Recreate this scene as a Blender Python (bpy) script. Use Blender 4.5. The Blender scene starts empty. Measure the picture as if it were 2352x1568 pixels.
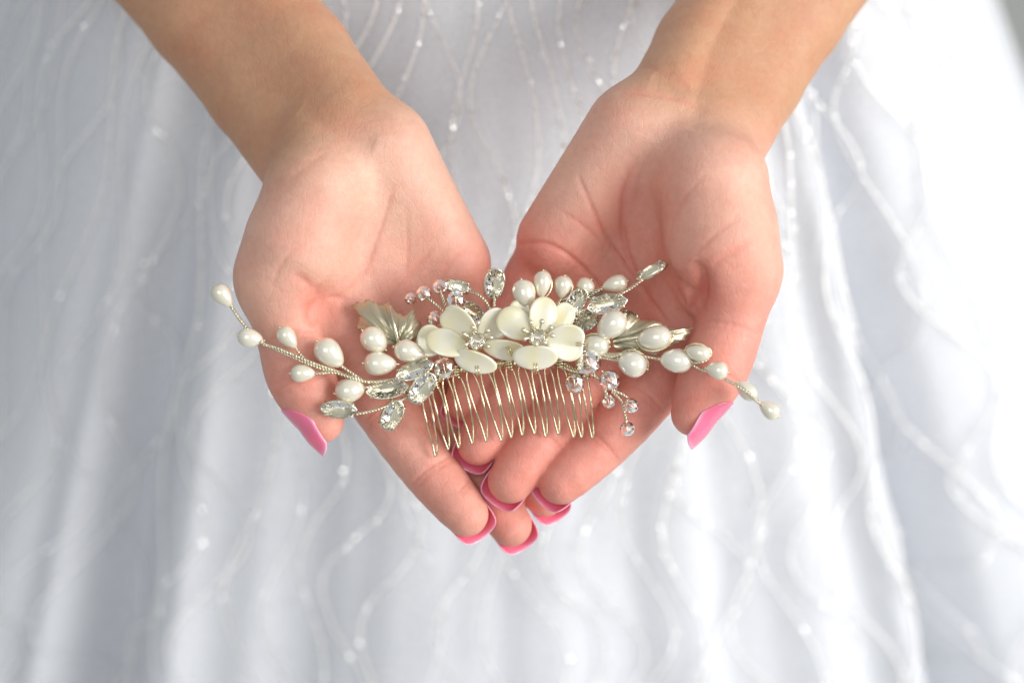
import bpy, bmesh, math, random
import numpy as np
from mathutils import Vector, Matrix

random.seed(7)
rng = np.random.default_rng(7)
SC = bpy.context.scene
COL = SC.collection
R = math.radians

# ------------------------------------------------------------------ camera
D = 0.80                       # metres from the lens to the plane of focus
S = 0.14                       # millimetres per unit of the 2351-wide layout sheet, at that plane
PITCH = R(40)
FOCUS = Vector((0.0, 0.0, 1.0))
cam_d = bpy.data.cameras.new('camera')
cam = bpy.data.objects.new('camera', cam_d)
COL.objects.link(cam)
MROT = Matrix.Rotation(R(90) - PITCH, 4, 'X')
cam.matrix_world = Matrix.Translation(FOCUS + (MROT @ Vector((0, 0, D)))) @ MROT
cam_d.sensor_width = 36
cam_d.lens = D * 36 / (2351 * S / 1000)
cam_d.clip_start = 0.05
cam_d.clip_end = 100
cam_d.dof.use_dof = True
cam_d.dof.focus_distance = D - 0.008
cam_d.dof.aperture_fstop = 4.0
SC.camera = cam
HM = Matrix.Translation(FOCUS) @ MROT        # frame of the held comb: x right, y up, z off the palms

# ------------------------------------------------------------------ light
world = bpy.data.worlds.new('World')
SC.world = world
world.use_nodes = True
bg = world.node_tree.nodes['Background']
bg.inputs[0].default_value = (0.93, 0.96, 1.0, 1)
bg.inputs[1].default_value = 0.48


def area_light(name, loc, target, size, size_y, power, col):
    ld = bpy.data.lights.new(name, 'AREA')
    ld.shape = 'RECTANGLE'
    ld.size = size
    ld.size_y = size_y
    ld.energy = power
    ld.color = col
    o = bpy.data.objects.new(name, ld)
    COL.objects.link(o)
    o.location = loc
    o.rotation_euler = (Vector(target) - Vector(loc)).to_track_quat('-Z', 'Y').to_euler()
    return o


area_light('window_and_fill_light', (1.42, -0.62, 1.60), (0, 0, 1.0), 0.95, 1.25, 34, (1.0, 0.98, 0.95))
area_light('window_and_fill_light', (-0.25, -1.5, 2.5), (0, 0, 1.0), 0.9, 0.8, 8, (0.98, 0.99, 1.0))  # added fill lamp above the camera, softens shade and gives the stones highlights

SC.render.engine = 'CYCLES'
SC.cycles.use_denoising = True
SC.cycles.use_adaptive_sampling = True
SC.cycles.adaptive_threshold = 0.025
SC.cycles.max_bounces = 10
SC.cycles.transmission_bounces = 10
SC.cycles.transparent_max_bounces = 12
SC.cycles.sample_clamp_indirect = 6
SC.view_settings.view_transform = 'Standard'
SC.view_settings.look = 'None'
SC.view_settings.gamma = 1.0
SC.view_settings.exposure = 0.0


# ------------------------------------------------------------------ materials
def new_mat(name):
    m = bpy.data.materials.new(name)
    m.use_nodes = True
    nt = m.node_tree
    b = nt.nodes['Principled BSDF']
    return m, nt, b


def node(nt, typ, **kw):
    n = nt.nodes.new(typ)
    for k, v in kw.items():
        setattr(n, k, v)
    return n


def ramp(nt, fac, stops):
    n = node(nt, 'ShaderNodeValToRGB')
    els = n.color_ramp.elements
    els[0].position, els[0].color = stops[0][0], (*stops[0][1], 1)
    els[1].position, els[1].color = stops[-1][0], (*stops[-1][1], 1)
    for p, c in stops[1:-1]:
        e = els.new(p)
        e.color = (*c, 1)
    nt.links.new(fac, n.inputs[0])
    return n.outputs[0]


def tex_noise(nt, vec, scale, detail=3, rough=0.55):
    n = node(nt, 'ShaderNodeTexNoise')
    n.inputs['Scale'].default_value = scale
    n.inputs['Detail'].default_value = detail
    n.inputs['Roughness'].default_value = rough
    if vec is not None:
        nt.links.new(vec, n.inputs['Vector'])
    return n.outputs[0]


def bump(nt, height, strength, dist, normal=None):
    n = node(nt, 'ShaderNodeBump')
    n.inputs['Strength'].default_value = strength
    n.inputs['Distance'].default_value = dist
    nt.links.new(height, n.inputs['Height'])
    if normal is not None:
        nt.links.new(normal, n.inputs['Normal'])
    return n.outputs[0]


def mat_skin():
    m, nt, b = new_mat('skin')
    geo = node(nt, 'ShaderNodeNewGeometry')
    att = node(nt, 'ShaderNodeAttribute', attribute_name='tint')
    n1 = tex_noise(nt, geo.outputs['Position'], 55, 4, 0.6)
    n2 = tex_noise(nt, geo.outputs['Position'], 380, 3, 0.6)
    mx = node(nt, 'ShaderNodeMix', data_type='RGBA', blend_type='MULTIPLY')
    mx.inputs[0].default_value = 1.0
    nt.links.new(att.outputs['Color'], mx.inputs[6])
    nt.links.new(ramp(nt, n1, [(0.3, (1.0, 0.85, 0.83)), (0.5, (1, 0.97, 0.97)), (0.7, (1.05, 1.07, 1.06))]), mx.inputs[7])
    mx2 = node(nt, 'ShaderNodeMix', data_type='RGBA', blend_type='MULTIPLY')
    mx2.inputs[0].default_value = 1.0
    nt.links.new(mx.outputs[2], mx2.inputs[6])
    nt.links.new(ramp(nt, n2, [(0.3, (0.95, 0.92, 0.91)), (0.7, (1.03, 1.03, 1.03))]), mx2.inputs[7])
    nt.links.new(mx2.outputs[2], b.inputs['Base Color'])
    b.inputs['Roughness'].default_value = 0.46
    b.inputs['Specular IOR Level'].default_value = 0.38
    b.inputs['Subsurface Weight'].default_value = 0.25
    b.inputs['Subsurface Radius'].default_value = (1.0, 0.36, 0.2)
    b.inputs['Subsurface Scale'].default_value = 0.003
    # fine skin relief: small cells plus soft unevenness
    vo = node(nt, 'ShaderNodeTexVoronoi', feature='DISTANCE_TO_EDGE')
    vo.inputs['Scale'].default_value = 1500
    wp = node(nt, 'ShaderNodeVectorMath', operation='MULTIPLY')
    wp.inputs[1].default_value = (1.0, 1.8, 1.3)
    nt.links.new(geo.outputs['Position'], wp.inputs[0])
    nt.links.new(wp.outputs[0], vo.inputs['Vector'])
    b1 = bump(nt, vo.outputs['Distance'], 0.3, 0.0004)
    # longer crossing lines of the palm
    nz = node(nt, 'ShaderNodeTexNoise')
    nz.inputs['Scale'].default_value = 90
    ad = node(nt, 'ShaderNodeVectorMath', operation='MULTIPLY_ADD')
    nt.links.new(geo.outputs['Position'], nz.inputs['Vector'])
    nt.links.new(nz.outputs['Color'], ad.inputs[0])
    ad.inputs[1].default_value = (0.004, 0.004, 0.004)
    nt.links.new(geo.outputs['Position'], ad.inputs[2])
    sc = node(nt, 'ShaderNodeVectorMath', operation='MULTIPLY')
    sc.inputs[1].default_value = (1.0, 0.45, 0.6)
    nt.links.new(ad.outputs[0], sc.inputs[0])
    v2 = node(nt, 'ShaderNodeTexVoronoi', feature='DISTANCE_TO_EDGE')
    v2.inputs['Scale'].default_value = 330
    nt.links.new(sc.outputs[0], v2.inputs['Vector'])
    ln = node(nt, 'ShaderNodeMapRange')
    ln.inputs[1].default_value = 0.0
    ln.inputs[2].default_value = 0.09
    nt.links.new(v2.outputs['Distance'], ln.inputs[0])
    b1 = bump(nt, ln.outputs[0], 0.17, 0.0003, b1)
    b2 = bump(nt, tex_noise(nt, geo.outputs['Position'], 240, 4, 0.65), 0.32, 0.0008, b1)
    nt.links.new(b2, b.inputs['Normal'])
    return m


def mat_simple(name, col, rough, metal=0.0, coat=0.0, **kw):
    m, nt, b = new_mat(name)
    b.inputs['Base Color'].default_value = (*col, 1)
    b.inputs['Roughness'].default_value = rough
    b.inputs['Metallic'].default_value = metal
    b.inputs['Coat Weight'].default_value = coat
    b.inputs['Coat Roughness'].default_value = 0.05
    for k, v in kw.items():
        b.inputs[k.replace('_', ' ')].default_value = v
    return m


def mat_metal(name, col, rough):
    m, nt, b = new_mat(name)
    geo = node(nt, 'ShaderNodeNewGeometry')
    n = tex_noise(nt, geo.outputs['Position'], 420, 3)
    c0 = tuple(c * 0.82 for c in col)
    nt.links.new(ramp(nt, n, [(0.3, c0), (0.7, col)]), b.inputs['Base Color'])
    b.inputs['Metallic'].default_value = 1
    b.inputs['Roughness'].default_value = rough
    nt.links.new(bump(nt, n, 0.1, 0.0003), b.inputs['Normal'])
    return m


def mat_pearl():
    m, nt, b = new_mat('pearl')
    tc = node(nt, 'ShaderNodeTexCoord')
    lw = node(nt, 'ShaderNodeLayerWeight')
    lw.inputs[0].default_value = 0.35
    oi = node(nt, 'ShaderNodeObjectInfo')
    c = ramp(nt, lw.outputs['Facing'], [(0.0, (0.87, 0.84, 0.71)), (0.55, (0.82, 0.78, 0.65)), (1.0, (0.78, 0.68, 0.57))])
    mx = node(nt, 'ShaderNodeMix', data_type='RGBA', blend_type='MULTIPLY')
    mx.inputs[0].default_value = 1
    nt.links.new(c, mx.inputs[6])
    nt.links.new(ramp(nt, oi.outputs['Random'], [(0, (0.95, 0.91, 0.86)), (0.5, (0.98, 0.97, 0.95)), (1, (1.04, 1.04, 1.06))]), mx.inputs[7])
    nt.links.new(mx.outputs[2], b.inputs['Base Color'])
    b.inputs['Metallic'].default_value = 0.3
    b.inputs['Roughness'].default_value = 0.2
    b.inputs['Coat Weight'].default_value = 0.9
    b.inputs['Coat Roughness'].default_value = 0.1
    b.inputs['Subsurface Weight'].default_value = 0.2
    b.inputs['Subsurface Radius'].default_value = (1, 0.9, 0.7)
    b.inputs['Subsurface Scale'].default_value = 0.002
    nt.links.new(bump(nt, tex_noise(nt, tc.outputs['Object'], 3.5, 3), 0.06, 0.2), b.inputs['Normal'])
    return m


def mat_shell():
    m, nt, b = new_mat('mother_of_pearl')
    geo = node(nt, 'ShaderNodeNewGeometry')
    tc = node(nt, 'ShaderNodeTexCoord')
    oi = node(nt, 'ShaderNodeObjectInfo')
    mp = node(nt, 'ShaderNodeMapping')
    nt.links.new(tc.outputs['Object'], mp.inputs[0])
    mp.inputs['Scale'].default_value = (90, 45, 45)
    rl = node(nt, 'ShaderNodeVectorMath', operation='SCALE')
    rl.inputs[0].default_value = (37, 11, 23)
    nt.links.new(oi.outputs['Random'], rl.inputs['Scale'])
    nt.links.new(rl.outputs[0], mp.inputs['Location'])
    n = tex_noise(nt, mp.outputs[0], 1.0, 4, 0.6)
    wv = node(nt, 'ShaderNodeTexWave', wave_type='BANDS')
    wv.inputs['Scale'].default_value = 0.35
    wv.inputs['Distortion'].default_value = 6
    wv.inputs['Detail'].default_value = 2
    nt.links.new(mp.outputs[0], wv.inputs[0])
    mxf = node(nt, 'ShaderNodeMath', operation='MULTIPLY_ADD')
    nt.links.new(wv.outputs['Fac'], mxf.inputs[0])
    mxf.inputs[1].default_value = 0.22
    nt.links.new(n, mxf.inputs[2])
    c = ramp(nt, mxf.outputs[0], [(0.3, (0.80, 0.735, 0.44)), (0.55, (0.82, 0.775, 0.55)), (0.75, (0.82, 0.795, 0.65)), (0.95, (0.83, 0.74, 0.64))])
    nt.links.new(c, b.inputs['Base Color'])
    b.inputs['Roughness'].default_value = 0.24
    b.inputs['Metallic'].default_value = 0.12
    b.inputs['Coat Weight'].default_value = 0.7
    b.inputs['Coat Roughness'].default_value = 0.08
    b.inputs['Subsurface Weight'].default_value = 0.35
    b.inputs['Subsurface Radius'].default_value = (1, 0.95, 0.7)
    b.inputs['Subsurface Scale'].default_value = 0.002
    nt.links.new(bump(nt, mxf.outputs[0], 0.06, 0.0005), b.inputs['Normal'])
    return m


def mat_nail():
    m, nt, b = new_mat('pink_nail_gel')
    att = node(nt, 'ShaderNodeAttribute', attribute_name='tint')
    nt.links.new(att.outputs['Color'], b.inputs['Base Color'])
    b.inputs['Roughness'].default_value = 0.22
    b.inputs['Coat Weight'].default_value = 1
    b.inputs['Coat Roughness'].default_value = 0.04
    b.inputs['Subsurface Weight'].default_value = 0.3
    b.inputs['Subsurface Radius'].default_value = (1, 0.3, 0.5)
    b.inputs['Subsurface Scale'].default_value = 0.002
    return m


def mat_dress():
    m, nt, b = new_mat('white_satin')
    geo = node(nt, 'ShaderNodeNewGeometry')
    n = tex_noise(nt, geo.outputs['Position'], 30, 3)
    nt.links.new(ramp(nt, n, [(0.3, (0.78, 0.79, 0.825)), (0.7, (0.81, 0.82, 0.85))]), b.inputs['Base Color'])
    b.inputs['Roughness'].default_value = 0.5
    b.inputs['Sheen Weight'].default_value = 0.3
    b.inputs['Sheen Roughness'].default_value = 0.4
    return m


def mat_tulle():
    m, nt, b = new_mat('white_tulle')
    b.inputs['Base Color'].default_value = (0.86, 0.88, 0.91, 1)
    b.inputs['Roughness'].default_value = 0.6
    tr = node(nt, 'ShaderNodeBsdfTranslucent')
    tr.inputs[0].default_value = (0.86, 0.88, 0.91, 1)
    tp = node(nt, 'ShaderNodeBsdfTransparent')
    m1 = node(nt, 'ShaderNodeMixShader')
    m1.inputs[0].default_value = 0.4
    nt.links.new(b.outputs[0], m1.inputs[1])
    nt.links.new(tr.outputs[0], m1.inputs[2])
    m2 = node(nt, 'ShaderNodeMixShader')
    geo = node(nt, 'ShaderNodeNewGeometry')
    n = tex_noise(nt, geo.outputs['Position'], 1400, 2)
    mr = node(nt, 'ShaderNodeMapRange')
    mr.inputs[1].default_value = 0.3
    mr.inputs[2].default_value = 0.7
    mr.inputs[3].default_value = 0.2
    mr.inputs[4].default_value = 0.5
    nt.links.new(n, mr.inputs[0])
    nt.links.new(mr.outputs[0], m2.inputs[0])
    nt.links.new(tp.outputs[0], m2.inputs[1])
    nt.links.new(m1.outputs[0], m2.inputs[2])
    out = nt.nodes['Material Output']
    nt.links.new(m2.outputs[0], out.inputs[0])
    return m


def mat_floor():
    m, nt, b = new_mat('grey_floor')
    geo = node(nt, 'ShaderNodeNewGeometry')
    n = tex_noise(nt, geo.outputs['Position'], 1.2, 4)
    nt.links.new(ramp(nt, n, [(0.35, (0.5, 0.51, 0.47)), (0.65, (0.72, 0.72, 0.68))]), b.inputs['Base Color'])
    b.inputs['Roughness'].default_value = 0.6
    return m


M = {
    'skin': mat_skin(), 'nail': mat_nail(), 'pearl': mat_pearl(), 'shell': mat_shell(),
    'gold': mat_metal('champagne_gold_wire', (0.88, 0.77, 0.52), 0.22),
    'silver': mat_metal('pale_champagne_metal', (0.86, 0.80, 0.62), 0.27),
    'leaf': mat_simple('antique_leaf_metal', (0.52, 0.475, 0.33), 0.32, metal=0.65),
    'crystal': mat_simple('clear_crystal', (1, 1, 1), 0.0, Transmission_Weight=1.0, IOR=1.72),
    'stone': mat_simple('rhinestone_glass', (1.0, 0.98, 0.88), 0.0, Transmission_Weight=1.0, IOR=1.6),
    'foil': mat_simple('rhinestone_foil', (0.98, 0.95, 0.84), 0.3, metal=1.0),
    'dress': mat_dress(), 'tulle': mat_tulle(), 'floor': mat_floor(),
    'thread': mat_simple('embroidery_thread', (0.88, 0.88, 0.87), 0.6),
    'sequin': mat_simple('sequin', (0.95, 0.95, 0.95), 0.14, metal=0.8),
}


# ------------------------------------------------------------------ helpers
def P(u, v, z):
    """layout-sheet position (2351 wide) and height z in mm -> mm in the comb frame."""
    f = (D * 1000 - z) / (D * 1000)
    return np.array([(u - 1175.5) * S * f, (784 - v) * S * f, z], float)


def link(o, parent=None):
    COL.objects.link(o)
    if parent is not None:
        o.parent = parent
        o.matrix_parent_inverse = world_m(parent).inverted()
    return o


WM = {}


def world_m(o):
    return WM.get(o.name, Matrix.Identity(4))


def finish(o, mw, parent):
    COL.objects.link(o)
    WM[o.name] = mw
    if parent is not None:
        o.parent = parent
        o.matrix_parent_inverse = Matrix.Identity(4)
        o.matrix_basis = world_m(parent).inverted() @ mw
    else:
        o.matrix_basis = mw
    return o


def raw_mesh(name, verts, faces, mat, smooth=True):
    me = bpy.data.meshes.new(name)
    me.from_pydata([tuple(map(float, v)) for v in verts], [], [tuple(map(int, f)) for f in faces])
    me.materials.append(mat)
    if smooth:
        me.polygons.foreach_set('use_smooth', [True] * len(me.polygons))
    me.update()
    return me


def cam_obj(name, verts_mm, faces, mat, parent=None, smooth=True):
    """mesh given in mm in the comb frame; origin at its centre."""
    v = np.asarray(verts_mm, float)
    c = (v.min(0) + v.max(0)) / 2
    me = raw_mesh(name, (v - c) / 1000, faces, mat, smooth)
    o = bpy.data.objects.new(name, me)
    return finish(o, HM @ Matrix.Translation(Vector(c / 1000)), parent)


def placed(name, me, mat_local_mm, parent):
    """shared mesh data (mm, local) placed by a 4x4 whose translation is in mm."""
    mm = mat_local_mm.copy()
    mm.translation = mm.translation / 1000
    o = bpy.data.objects.new(name, me)
    return finish(o, HM @ mm, parent)


def empty(name, loc_mm):
    o = bpy.data.objects.new(name, None)
    o.empty_display_size = 0.02
    return finish(o, HM @ Matrix.Translation(Vector(np.asarray(loc_mm) / 1000)), None)


def tag(o, label, cat=None, group=None, kind=None):
    if label:
        o['label'] = label
    if cat:
        o['category'] = cat
    if group:
        o['group'] = group
    if kind:
        o['kind'] = kind
    return o


def norm(v):
    v = np.asarray(v, float)
    return v / (np.linalg.norm(v) + 1e-12)


def catmull(pts, n):
    p = np.asarray(pts, float)
    p = np.vstack([2 * p[0] - p[1], p, 2 * p[-1] - p[-2]])
    out = []
    for i in range(1, len(p) - 2):
        for k in range(n):
            t = k / n
            a, b, c, d = p[i - 1], p[i], p[i + 1], p[i + 2]
            out.append(0.5 * ((2 * b) + (-a + c) * t + (2 * a - 5 * b + 4 * c - d) * t * t + (-a + 3 * b - 3 * c + d) * t ** 3))
    out.append(p[-2])
    return np.array(out)


def tube(path, rad, segs=6, cap=True):
    """verts, faces of a tube along a path with parallel-transport frames."""
    path = np.asarray(path, float)
    n = len(path)
    rad = np.full(n, rad) if np.isscalar(rad) else np.asarray(rad)
    tang = np.gradient(path, axis=0)
    up = np.array([0, 0, 1.0]) if abs(norm(tang[0])[2]) < 0.9 else np.array([1.0, 0, 0])
    x = norm(np.cross(tang[0], up))
    V, F = [], []
    for i in range(n):
        t = norm(tang[i])
        x = norm(x - t * np.dot(x, t))
        y = np.cross(t, x)
        for k in range(segs):
            a = 2 * math.pi * k / segs
            V.append(path[i] + rad[i] * (math.cos(a) * x + math.sin(a) * y))
    for i in range(n - 1):
        for k in range(segs):
            k2 = (k + 1) % segs
            F.append((i * segs + k, i * segs + k2, (i + 1) * segs + k2, (i + 1) * segs + k))
    if cap:
        F.append(tuple(range(segs))[::-1])
        F.append(tuple((n - 1) * segs + k for k in range(segs)))
    return V, F


def merge(parts):
    V, F = [], []
    for v, f in parts:
        b = len(V)
        V.extend(v)
        F.extend(tuple(i + b for i in q) for q in f)
    return V, F


def resample(path, step):
    path = np.asarray(path, float)
    seg = np.linalg.norm(np.diff(path, axis=0), axis=1)
    s = np.concatenate([[0], np.cumsum(seg)])
    n = max(2, int(s[-1] / step) + 1)
    t = np.linspace(0, s[-1], n)
    return np.stack([np.interp(t, s, path[:, k]) for k in range(3)], 1), t


def twist(ctrl, r=0.35, wire=0.27, pitch=2.0):
    """two fine strands twisted round each other."""
    path, t = resample(catmull(ctrl, 10), pitch / 7)
    tang = np.gradient(path, axis=0)
    x = np.array([0.0, 0, 1])
    strands = []
    X, Y = [], []
    for i in range(len(path)):
        tt = norm(tang[i])
        x = norm(x - tt * np.dot(x, tt))
        X.append(x)
        Y.append(np.cross(tt, x))
    X, Y = np.array(X), np.array(Y)
    for k in (0, 1):
        a = 2 * math.pi * t / pitch + k * math.pi
        strands.append(tube(path + r * (np.cos(a)[:, None] * X + np.sin(a)[:, None] * Y), wire, 5))
    return merge(strands)


# ------------------------------------------------------------------ floor
fl = raw_mesh('floor', [(-8, -6, 0), (8, -6, 0), (8, 10, 0), (-8, 10, 0)], [(0, 1, 2, 3)], M['floor'])
fo = bpy.data.objects.new('floor', fl)
finish(fo, Matrix.Identity(4), None)
tag(fo, 'plain grey floor behind the dress', kind='structure')

# ------------------------------------------------------------------ dress
YC = 0.27


def fold(phi, z, fine=0.0):
    """outward push of the skirt in metres for side position w = sin(phi)."""
    w = np.sin(phi)
    h = np.clip((1.15 - z) / 0.5, 0.05, 1.4)
    f = np.zeros(np.broadcast(phi, z).shape)
    drift = (1.0 - z)
    for w0, sg, amp, dr in FOLDS:
        c = w0 + dr * drift
        d = (w - c) / sg
        f = f + amp * np.exp(-d * d)
    front = np.cos(phi) > 0
    f = f + 0.002 * np.sin(phi * 17 + 3 * z) + 0.0008 * np.sin(phi * 41 + 1.3 + 3 * z) + 0.0016 * np.sin(phi * 29 - 3 * z + 0.4)
    if fine:
        f = f + fine * (np.sin(phi * 63 + 2.1 * np.sin(3 * z) + 0.7) + 0.7 * np.sin(phi * 97 - 5 * z) + 0.6 * np.sin(phi * 37 + 4 * z + 2))
    return f * h


FOLDS = [(-0.95, 0.07, -0.012, 0.0), (-0.80, 0.09, 0.014, 0.0), (-0.68, 0.07, 0.020, 0.0), (-0.60, 0.022, 0.014, 0.0), (-0.525, 0.05, -0.030, 0.0), (-0.43, 0.03, 0.012, 0.0),
         (-0.27, 0.05, -0.005, 0), (-0.14, 0.06, 0.005, 0), (0.06, 0.09, 0.004, 0), (0.22, 0.05, -0.004, 0), (0.36, 0.04, -0.005, 0),
         (0.47, 0.05, 0.014, 0.0), (0.58, 0.03, 0.02, 0.0), (0.65, 0.035, -0.05, 0.0), (0.78, 0.07, 0.03, 0.0), (0.86, 0.03, -0.006, 0), (0.93, 0.04, 0.008, 0)]


def skirt_pt(phi, z, off=0.0, fine=0.0):
    phi = np.asarray(phi, float)
    z = np.asarray(z, float)
    a = 0.192 + (1.0 - z) * 0.42
    yf = 0.0996 - (0.916 - z) * 0.30
    b = YC - yf
    k = fold(phi, z, fine) + off
    nx, ny = np.sin(phi) / a, np.cos(phi) / b
    ln = np.sqrt(nx * nx + ny * ny)
    x = -0.012 + a * np.sin(phi) + k * nx / ln
    y = YC - b * np.cos(phi) - k * ny / ln
    return np.stack(np.broadcast_arrays(x, y, z), -1)


def skirt_mesh(name, off, fine, mat, nphi, nz, z0=0.3, z1=1.22):
    ph = np.linspace(-math.pi, math.pi, nphi, endpoint=False)
    # more columns in front
    ph = ph - 0.55 * np.sin(ph)
    zz = np.linspace(z1, z0, nz)
    pts = skirt_pt(ph[None, :], zz[:, None], off, fine).reshape(-1, 3)
    i, j = np.meshgrid(np.arange(nz - 1), np.arange(nphi), indexing='ij')
    j2 = (j + 1) % nphi
    F = np.stack([i * nphi + j, (i + 1) * nphi + j, (i + 1) * nphi + j2, i * nphi + j2], -1).reshape(-1, 4)
    me = bpy.data.meshes.new(name)
    me.from_pydata(pts.tolist(), [], F.tolist())
    me.materials.append(mat)
    me.polygons.foreach_set('use_smooth', [True] * len(me.polygons))
    me.update()
    return me


dress = bpy.data.objects.new('wedding_dress', None)
dress.empty_display_size = 0.05
finish(dress, Matrix.Translation((-0.012, YC, 0.3)), None)
tag(dress, 'white full-skirted wedding dress with sequinned wavy vines, behind the hands', 'dress')
finish(bpy.data.objects.new('skirt_lining', skirt_mesh('skirt_lining', 0, 0, M['dress'], 700, 90)), Matrix.Identity(4), dress)
finish(bpy.data.objects.new('tulle_overlay', skirt_mesh('tulle_overlay', 0.004, 0.0011, M['tulle'], 900, 90)), Matrix.Identity(4), dress)

# embroidered vines: two families of waving lines that meet and part, and sequins sewn along them
EV, EF, QV, QF = [], [], [], []


def ribbon(pts, nrm, w):
    b = len(EV)
    t = np.gradient(pts, axis=0)
    for p, n, tt in zip(pts, nrm, t):
        s = norm(np.cross(tt, n))
        EV.extend([p - s * w, p + n * w * 0.25, p + s * w])
    for i in range(len(pts) - 1):
        for k in (0, 1):
            a = b + i * 3 + k
            EF.append((a, a + 1, a + 4, a + 3))


def sequin(p, n, r):
    n = norm(n + rng.normal(0, 0.5, 3))
    x = norm(np.cross(n, [0.3, 0.2, 0.9]))
    y = np.cross(n, x)
    b = len(QV)
    QV.append(p + n * r * 0.35)
    for k in range(6):
        a = k * math.pi / 3
        QV.append(p + r * (math.cos(a) * x + math.sin(a) * y))
    for k in range(6):
        QF.append((b, b + 1 + k, b + 1 + (k + 1) % 6))


zs = np.linspace(1.18, 0.62, 300)
for i in range(48):
    ph0 = -1.25 + 2.5 * i / 47
    sgn = 1 if i % 2 else -1
    lam = 0.085 + 0.03 * rng.random()
    amp = 0.03 + 0.014 * rng.random()
    pa = rng.random() * 0.5
    ph = ph0 + sgn * amp * np.sin(2 * math.pi * zs / lam + pa) + 0.012 * np.sin(zs * 80 + i)
    pts = skirt_pt(ph, zs, 0.0052, 0.0011)
    p2 = skirt_pt(ph, zs, 0.0152, 0.0011)
    nrm = (p2 - pts) / 0.01
    a0 = int(rng.integers(0, 30))
    ribbon(pts[a0:], nrm[a0:], 0.00036 + 0.00028 * rng.random())
    for k in range(a0, 300):
        if rng.random() < 0.8:
            sequin(pts[k] + nrm[k] * 0.001 + rng.normal(0, 0.0006, 3), nrm[k], 0.00045 + 0.00045 * rng.random())
for _ in range(260):
    ph = rng.uniform(-1.3, 1.3)
    z = rng.uniform(0.65, 1.15)
    p = skirt_pt(ph, z, 0.0055, 0.0011)
    p2 = skirt_pt(ph, z, 0.0155, 0.0011)
    sequin(p, (p2 - p) / 0.01, 0.0006 + 0.0005 * rng.random())
o = finish(bpy.data.objects.new('vine_embroidery', raw_mesh('vine_embroidery', EV, EF, M['thread'])), Matrix.Identity(4), dress)
o['kind'] = 'stuff'
o = finish(bpy.data.objects.new('sequins', raw_mesh('sequins', QV, QF, M['sequin'], False)), Matrix.Identity(4), dress)
o['kind'] = 'stuff'


# ------------------------------------------------------------------ hands: one smooth surface each
def seg_d(p, a, b, ra, rb):
    ab = (b - a).astype(np.float32)
    t = np.clip(((p - a.astype(np.float32)) @ ab) / float(ab @ ab), 0, 1)
    q = p - (a.astype(np.float32) + t[:, None] * ab)
    return np.sqrt(np.einsum('ij,ij->i', q, q)) - (ra + (rb - ra) * t)


def smin(a, b, k):
    h = np.maximum(k - np.abs(a - b), 0) / k
    return np.minimum(a, b) - h * h * k * 0.25


def chain_d(p, pts, rad, k=1.5, far=16.0):
    """distance to a chain of tapered links; points well away from it just read far."""
    q = np.asarray(pts)
    r = float(np.max(rad)) + far
    near = ((p > q.min(0) - r) & (p < q.max(0) + r)).all(1)
    out = np.full(len(p), far, np.float32)
    if near.any():
        out[near] = np.minimum(chain_near(p[near], pts, rad, k), far)
    return out


def chain_near(p, pts, rad, k):
    d = None
    for i in range(len(pts) - 1):
        e = seg_d(p, pts[i], pts[i + 1], rad[i], rad[i + 1])
        d = e if d is None else smin(d, e, k)
    return d


def ell_d(p, c, axes, rot):
    q = (p - c.astype(np.float32)) @ rot.astype(np.float32)
    r = np.asarray(axes, np.float32)
    k0 = np.linalg.norm(q / r, axis=1)
    k1 = np.linalg.norm(q / (r * r), axis=1)
    return k0 * (k0 - 1) / np.maximum(k1, 1e-6)


def finger_path(joints):
    """joints: (u, v, z, r) x4: knuckle, middle joint, end joint, tip centre -> smooth path and radii."""
    j = np.array([[*P(a, b, c), r] for a, b, c, r in joints])
    c = catmull(j, 4)
    return c[:, :3], c[:, 3]


def hand_field(h):
    arm = [(P(u, v, z), r, off, tl) for u, v, z, r, off, tl in h['arm']]

    def f(p):
        p = p.astype(np.float32)
        d = None
        # forearm: two parallel bones under one skin
        for sgn in (-1, 1):
            pts, rr = [], []
            for i, (c, r, off, tl) in enumerate(arm):
                a = arm[max(i - 1, 0)][0]
                b = arm[min(i + 1, len(arm) - 1)][0]
                t = norm(b - a)
                s = norm(np.array([-t[1], t[0], 0])) * sgn
                pts.append(c + s * off + np.array([0, 0, tl * sgn]))
                rr.append(r)
            e = chain_d(p, pts, rr, 3)
            d = e if d is None else smin(d, e, 12)
        for a, b, ra, rb in h['palm']:
            d = smin(d, chain_d(p, [P(*a), P(*b)], [ra, rb]), h.get('kp', 7.5))
        F = None
        for j in h['fingers']:
            pts, rr = finger_path(j)
            e = chain_d(p, pts, rr, 1.2)
            # finger pads
            for q0, q1, s in ((0.18, 0.5, 0.93), (0.52, 0.72, 0.9), (0.8, 0.95, 0.92)):
                n = len(pts) - 1
                a, b = pts[int(q0 * n)], pts[int(q1 * n)]
                r = rr[int((q0 + q1) / 2 * n)] * s
                off = np.array([0, 0, 1.0])
                e = smin(e, chain_d(p, [a + off * 1.1, b + off * 1.1], [r, r * 0.96]), 1.5)
            F = e if F is None else smin(F, e, 0.5)
        d = smin(d, F, 6)
        pts, rr = finger_path(h['thumb'])
        e = chain_d(p, pts, rr, 1.5)
        base = P(*h['thumb'][0][:3]).astype(np.float32)
        dist = np.linalg.norm(p - base, axis=1)
        k = 1.0 + 9.0 * np.clip(1 - dist / 26.0, 0, 1)
        d = smin(d, e, k)
        for c, ax, ang, k in h['mounds']:
            rot = np.array(Matrix.Rotation(R(ang), 3, 'Z'))
            d = smin(d, ell_d(p, P(*c), ax, rot), k)
        return d

    return f


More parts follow.
